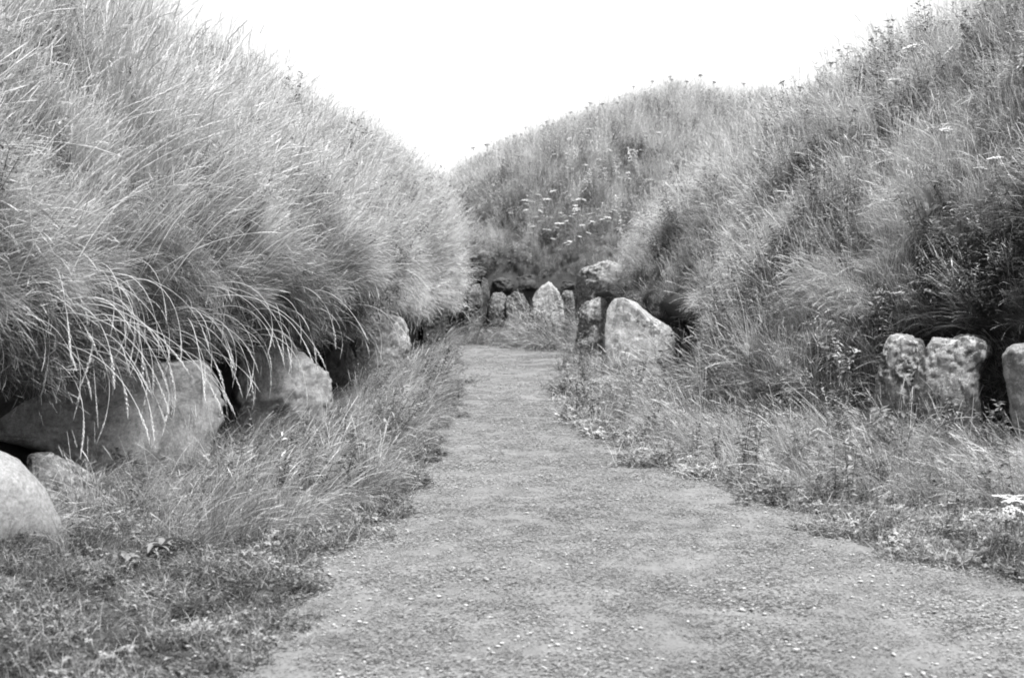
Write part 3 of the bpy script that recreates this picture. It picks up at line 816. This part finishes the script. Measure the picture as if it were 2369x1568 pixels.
# --- clover flowers scattered in the mown path and the low verge: too many to count
bv, bf = [], []
fl = field(-1.6, 5.5, 3.5, 22, lambda y: 320 if y < 8 else 80)
pin = path_in(fl[:, 0], fl[:, 1]); dn = waves(fl[:, 0], fl[:, 1], 99, 1.3)
fl = fl[(pin > -.35) & (rng.rand(len(fl)) < np.clip(.30 + .28 * dn - .25 * smooth(1.2, 2.6, pin) , .04, 1))]
for (x, y, z) in fl:
    r = random.uniform(.003, .0095) * (1.35 if random.random() < .2 else 1); z0 = z + random.uniform(.018, .026); ex, ey, ez = random.uniform(.6, 1.7), random.uniform(.6, 1.5), random.uniform(.35, .8)
    b = len(bv); k = 6
    for lev, (rr, zz) in enumerate(((.55, -.5), (1.0, 0.0), (.7, .55))):
        for q in range(k):
            a = 2 * math.pi * q / k + lev * .5
            bv.append((x + r * ex * rr * math.cos(a) * random.uniform(.6, 1.3), y + r * ey * rr * math.sin(a) * random.uniform(.6, 1.3), z0 + r * ez * zz))
    bv.append((x, y, z0 + r * ez * .8)); bv.append((x, y, z0 - r * 1.2))
    for lev in (0, 1):
        for q in range(k):
            bf.append((b + lev * k + q, b + lev * k + (q + 1) % k, b + (lev + 1) * k + (q + 1) % k, b + (lev + 1) * k + q))
    for q in range(k):
        bf.append((b + 2 * k + q, b + 2 * k + (q + 1) % k, b + 3 * k)); bf.append((b + (q + 1) % k, b + q, b + 3 * k + 1))
tag(link("pale_chips", mesh("pale_chips", bv, bf), M_CLOVER), "small pale chips and blossoms strewn over the worn path", "chips", kind="stuff")

# ------------------------------------------------------------------ flowering plants
def tube(bm_v, bm_f, pts, r0, r1, k=4):
    b = len(bm_v)
    for i, p in enumerate(pts):
        t = i / (len(pts) - 1); r = r0 + (r1 - r0) * t
        d = (pts[min(i + 1, len(pts) - 1)] - pts[max(i - 1, 0)]).normalized(); a = d.orthogonal().normalized(); c = d.cross(a)
        for q in range(k):
            an = 2 * math.pi * q / k; bm_v.append(p + a * (r * math.cos(an)) + c * (r * math.sin(an)))
    for i in range(len(pts) - 1):
        for q in range(k):
            bm_f.append((b + i * k + q, b + i * k + (q + 1) % k, b + (i + 1) * k + (q + 1) % k, b + (i + 1) * k + q))

def umbel_meshes(seed, h=.62, R=.085):
    random.seed(seed); v, f = [], []
    top = curve(Vector((0, 0, -.05)), U(0, 6.28), U(0, .12), h, U(0, .04), 6)
    tube(v, f, top, .004, .003)
    hv, hf = [], []
    nr = 16
    for i in range(nr):
        a = i * 2.4; r = R * math.sqrt((i + .5) / nr); e = top[-1] + Vector((r * math.cos(a), r * math.sin(a), .045 - r * r * 1.8 + U(-.008, .008)))
        tube(v, f, [top[-2].lerp(top[-1], .7), top[-1].lerp(e, .5) + Vector((0, 0, -.006)), e], .0016, .0012, 3)
        for q in range(3):                                     # each spoke ends in a small domed floret cluster
            c = e + Vector((U(-.012, .012), U(-.012, .012), U(0, .006))); b = len(hv); rr = U(.010, .016)
            for w in range(6):
                an = w * math.pi / 3 + U(-.2, .2); hv.append(c + Vector((rr * math.cos(an), rr * math.sin(an), U(-.004, .002))))
            hv.append(c + Vector((0, 0, .009))); hf += [(b + w, b + (w + 1) % 6, b + 6) for w in range(6)]
            hv.append(c - Vector((0, 0, .006))); hf += [(b + (w + 1) % 6, b + w, b + 7) for w in range(6)]
    for i in range(1, 4):
        for q in range(2):
            a = U(0, 6.28); d = Vector((math.cos(a), math.sin(a), .25)); b = len(v); L = U(.06, .12); p = top[i]
            s_ = Vector((-d.y, d.x, 0)) * .014
            v += [p, p + d * L * .5 + s_, p + d * L, p + d * L * .5 - s_]; f.append((b, b + 1, b + 2, b + 3))
    return mesh("stem", v, f, False), mesh("flower_head", hv, hf, False)

PROTO = [umbel_meshes(200 + i, .5 + .08 * i, .075 + .012 * i) for i in range(4)]
DPROTO = [(a.copy(), b.copy()) for a, b in [umbel_meshes(240 + i, .75 + .1 * i, .075) for i in range(3)]]
for a, b in PROTO: a.materials.append(M_STEM); b.materials.append(M_WHITE)
for a, b in DPROTO: a.materials.append(M_STEM); b.materials.append(M_DARKHEAD)
random.seed(31)

def umbel(loc, protos, label, group, scale, name="umbel_flower"):
    r = bpy.data.objects.new(name, None); COL.objects.link(r); r.location = loc; r.empty_display_size = .05
    r.rotation_euler = (random.gauss(0, .24), random.gauss(0, .24), random.uniform(0, 6.28)); r.scale = (scale,) * 3
    tag(r, label, "flower", group)
    a, b = random.choice(protos)
    for nm, me in (("stem", a), ("flower_head", b)):
        o = bpy.data.objects.new(nm, me); COL.objects.link(o); o.parent = r
        if nm in ("flower_head", "seed_head"): o["kind"] = "stuff"     # florets far too small to pick apart
    return r

def on_mound(nm, px, py):
    h, nn = hit(MTREE[nm], px, py)
    return h
# bright clump low on the far mound
spots = [(1185, 500), (1205, 488), (1222, 492), (1240, 480), (1262, 486), (1292, 470), (1310, 476), (1330, 482), (1345, 470), (1250, 520), (1268, 532), (1288, 520),
         (1300, 506), (1318, 512), (1336, 500), (1352, 498), (1370, 505), (1384, 496), (1395, 512), (1276, 548), (1296, 540), (1312, 532), (1240, 545), (1310, 560),
         (1322, 566), (1345, 532), (1360, 524), (1376, 530), (1392, 524), (1406, 508), (1216, 476), (1228, 470), (1200, 478), (1336, 548), (1258, 560), (1302, 580)]
spots = spots + [(x_ + random.uniform(-12, 12), y_ + random.uniform(-9, 9)) for (x_, y_) in spots]
for (px, py) in spots:
    h = on_mound('middle', px + random.uniform(-4, 4), py + 34)
    if h: umbel(h, PROTO, "white flat-topped flower in the low bright clump, far mound, " + ("left end" if px < 1245 else "middle" if px < 1325 else "right end") + (" top" if py < 505 else " bottom"), "white flowers clumped low on the far mound", random.uniform(.6, 1.0))
k = 0
while k < 62:
    px, py = random.gauss(1420, 130), random.gauss(340, 75)
    if not (1110 < px < 1740 and 225 < py < 455): continue
    h = on_mound('middle', px, py + 36)
    if h and h.y < 50:
        umbel(h, PROTO, "small white flower on the far mound, " + ("high" if py < 310 else "halfway up" if py < 380 else "just above the bright clump") + (" on its left side" if px < 1340 else " in its middle" if px < 1500 else " on its right side"), "white flowers scattered over the far mound", random.uniform(.4, .85)); k += 1
for (px, py) in [(2150, 42), (2205, 38), (2105, 105), (2040, 166), (2082, 166), (2094, 168), (2064, 262), (2168, 360), (2182, 356), (2245, 25), (1975, 150), (2030, 205),
                 (2290, 70), (2330, 140), (2140, 190), (2250, 440), (2310, 432), (1985, 395), (2190, 118), (2280, 250)]:
    h = on_mound('right', px, py + 44)
    if h: umbel(h, PROTO, "white flat-topped flower standing in the grass of the right mound", "white flowers on the right mound", random.uniform(.65, .95))
# dark seed heads along the skyline
def crest(nm, px):
    y = 20
    while y < 700:
        h, _ = hit(MTREE[nm], px, y)
        if h: return h
        y += 4
    return None
k = 0
for px in [1075, 1090, 1108, 1126, 1140, 1168, 1185, 1200, 1218, 1245, 1262, 1290, 1318, 1345, 1372, 1400, 1425, 1445, 1470, 1500, 1520, 1545, 1560, 1566, 1590, 1622, 1640, 1660, 1690, 1720]:
    h = crest('middle', px)
    if h: umbel((h.x, h.y - .1, h.z - .05), DPROTO, "dark seed head against the sky along the top of the far mound", "dark seed heads on the far skyline", random.uniform(.6, 1.05), "seed_umbel")
for px in [1812, 1830, 1850, 1905, 1925, 1960, 1998, 2020, 2055, 2085, 2120]:
    h = crest('right', px)
    if h: umbel((h.x, h.y, h.z - .1), DPROTO, "dark seed head against the sky along the top of the right mound", "dark seed heads on the right skyline", random.uniform(.5, .85), "seed_umbel")

# ------------------------------------------------------------------ single seed-headed stalks that can be told apart
def stalk_meshes(seed, tilt, L, droop, gx, head=.17, w=.011, n=14):
    random.seed(seed)
    pts = curve(Vector((0, 0, 0)), 0, tilt, L, droop, n, gx=gx)
    v, f = [], []; tube(v, f, pts, .0026, .0014, 4)
    hv, hf = [], []
    # seed head: many small spikelets laid along the last part of the stalk
    i0 = int((n - 1) * (1 - head / L * 1.2)); i0 = max(1, min(n - 3, i0))
    for q in range(58):
        t = i0 + (n - 1 - i0) * (q / 57) ; i = min(int(t), n - 2); p = pts[i].lerp(pts[i + 1], t - i); d = (pts[i + 1] - pts[i]).normalized()
        s = Vector((U(-1, 1), U(-1, 1), U(-1, 1))); s = (s - d * s.dot(d)).normalized()
        fat = math.sin(math.pi * (.12 + .80 * q / 57)); ww = w * fat
        b = len(hv); c = d.cross(s) * ww * .35; tip = p + d * .020 + s * ww
        hv += [p, p + d * .010 + s * ww * .7 + c, tip, p + d * .010 + s * ww * .7 - c]; hf.append((b, b + 1, b + 2, b + 3))
    a = mesh("stalk", v, f, True); b = mesh("seed_head", hv, hf, False)
    a.materials.append(M_STALK); b.materials.append(M_SEED)
    return a, b
HANG = [stalk_meshes(300 + i, random.uniform(.6, 1.5), random.uniform(.55, 1.05), random.uniform(.10, .27), random.uniform(-.05, .05), random.uniform(.12, .2), random.uniform(.006, .010)) for i in range(9)]
NOD = [stalk_meshes(320 + i, [.35, .5, .25, .6][i], [.9, 1.05, .8, .95][i], [.035, .05, .08, .06][i], .02, .16, .009) for i in range(4)]
random.seed(77)
def stalk(loc, az, protos, label, group, sc=1.0, tip=0.0):
    r = bpy.data.objects.new("grass_stalk", None); COL.objects.link(r); r.location = loc; r.empty_display_size = .05
    r.rotation_euler = (random.gauss(0, .16), tip + random.gauss(0, .1), az); r.scale = (sc,) * 3
    tag(r, label, "grass stalk", group)
    a, b = random.choice(protos)
    for nm, me in (("stalk", a), ("seed_head", b)):
        o = bpy.data.objects.new(nm, me); COL.objects.link(o); o.parent = r
# hanging over the slab and its neighbours
for px in list(range(20, 560, 9)) + list(range(560, 880, 13)):
    p = on_mound('left', px + random.uniform(-8, 8), random.uniform(660, 830))
    if p: stalk(p, random.gauss(-.25, .5), HANG, "pale seed-headed stalk hanging " + ("at the far left above the smooth rounded boulder" if px < 150 else "over the left half of the long slab" if px < 330 else "over the right end of the long slab" if px < 520 else "over the dark gap right of the long slab" if px < 600 else "over the broad grey stone" if px < 790 else "over the dark rounded stone beyond the broad one"), "stalks hanging over the left kerbstones", random.uniform(.95, 1.35), random.uniform(.1, .5))
for i in range(14):                                           # the bright bunch
    p = on_mound('left', random.gauss(215, 30), random.gauss(655, 18))
    if p: stalk(p, random.gauss(-.3, .25), HANG, "pale stalk in the bright drooping bunch above the long slab", "bright drooping bunch of stalks", random.uniform(.8, 1.1), .5)
for i in range(125):
    px, py = random.gauss(420, 190), random.gauss(430, 115)
    if not (10 < px < 900 and 180 < py < 640): continue
    p = on_mound('left', px, py + 90)
    if p: stalk(p, random.gauss(-.15, .5), NOD, "tall pale seed-headed stalk on the left mound, " + ("high up near the left edge" if px < 300 and py < 430 else "low down near the left edge" if px < 300 else "in the upper middle of the slope" if px < 560 and py < 430 else "in the lower middle of the slope" if px < 560 else "high on the slope towards the path" if py < 430 else "low on the slope towards the path"), "tall stalks on the left mound", random.uniform(1.0, 1.45), random.uniform(0, .3))

# white flat heads rising from the verge by the right edge
for k in range(16):
    px, py = 2296 + k * 5.6 + random.uniform(-5, 5), 1160 + random.uniform(-14, 12)
    p = at(px, py, 7.35 + random.uniform(-.12, .12)); umbel((p[0], p[1], p[2] - .26), PROTO[:2], "white flower head in the low clump on the verge at the right edge", "white flowers on the near right verge", random.uniform(.38, .52))

# ------------------------------------------------------------------ a few single plants
def leaf_mesh(L, W, curl, seed):
    random.seed(seed); v, f = [], []
    n = 7
    for i in range(n):
        t = i / (n - 1); w = W * math.sin(math.pi * min(1, .08 + t * .92)) ** .8 * .5; x = L * t; z = math.sin(t * 1.6) * L * .35 - curl * t * t * L
        for q, s in enumerate((-1, -.5, 0, .5, 1)):
            v.append(Vector((x, s * w + math.sin(t * 9) * .1 * W * .3, z + abs(s) * w * .5 + math.sin(t * 11 + s * 2) * W * .06)))
    for i in range(n - 1):
        for q in range(4):
            a = i * 5 + q; f.append((a, a + 1, a + 6, a + 5))
    return mesh("leaf", v, f)

def leafy(name, label, cat, loc, nl, L, W, curl, mat, seed, up=.5, stem=0.0):
    root = bpy.data.objects.new(name, None); COL.objects.link(root); root.location = loc; root.empty_display_size = .05
    tag(root, label, cat)
    ms = [leaf_mesh(L * s, W * s, curl, seed + i) for i, s in enumerate((.7, .85, 1.0, 1.15))]
    for m_ in ms: m_.materials.append(mat)
    random.seed(seed + 9)
    if stem:
        v, f = [], []; tube(v, f, curve(Vector((0, 0, -.03)), 0, .1, stem, .02, 6), .004, .003)
        link("stem", mesh("stem", v, f), M_STEM, root)
    for i in range(nl):
        o = bpy.data.objects.new("leaf", random.choice(ms)); COL.objects.link(o); o.parent = root
        o.location = (random.uniform(-.02, .02), random.uniform(-.02, .02), stem * (i + 1) / nl if stem else random.uniform(0, .02))
        o.rotation_euler = (random.gauss(0, .35), -random.uniform(-.1, up), i * 2.4 + random.uniform(-.3, .3))
    return root
p = on_ground(372, 1292); leafy("withered_plant", "withered curled leafy plant lying dark in the low grass, lower left of the path", "plant", (p[0], p[1], gz(p[0], p[1]) + .05), 18, .11, .032, .5, M_CUT, 500, .5)
p = on_ground(300, 1318); leafy("withered_plant", "small withered leaf rosette just left of the larger curled withered plant", "plant", (p[0], p[1], gz(p[0], p[1]) + .05), 9, .08, .025, .5, M_CUT, 520, .5)
p = at(582, 1010, 13.1); leafy("pale_leaved_plant", "small plant with pale leaves in front of the broad grey stone's left edge", "plant", (p[0], p[1], 0.02), 7, .06, .035, .3, M_PALE_LEAF, 540, .7, .38)
p = at(655, 1135, 9.9); leafy("pale_leaved_plant", "pale leaved sprig standing in the verge grass below the broad grey stone", "plant", (p[0], p[1], 0.05), 7, .06, .022, .3, M_PALE_LEAF, 560, .7, .34)
h = on_mound('right', 2150, 560)
if h: leafy("dock_plant", "broad leaved dock plant on the right mound above the three stones", "plant", (h.x, h.y, h.z + .12), 13, .22, .06, .35, M_LEAF, 580, 1.1, .2)
h = on_mound('right', 2255, 545)
if h: leafy("dock_plant", "smaller dock plant just right of the broad leaved one", "plant", (h.x, h.y, h.z + .10), 9, .17, .05, .35, M_LEAF, 600, 1.1, .15)
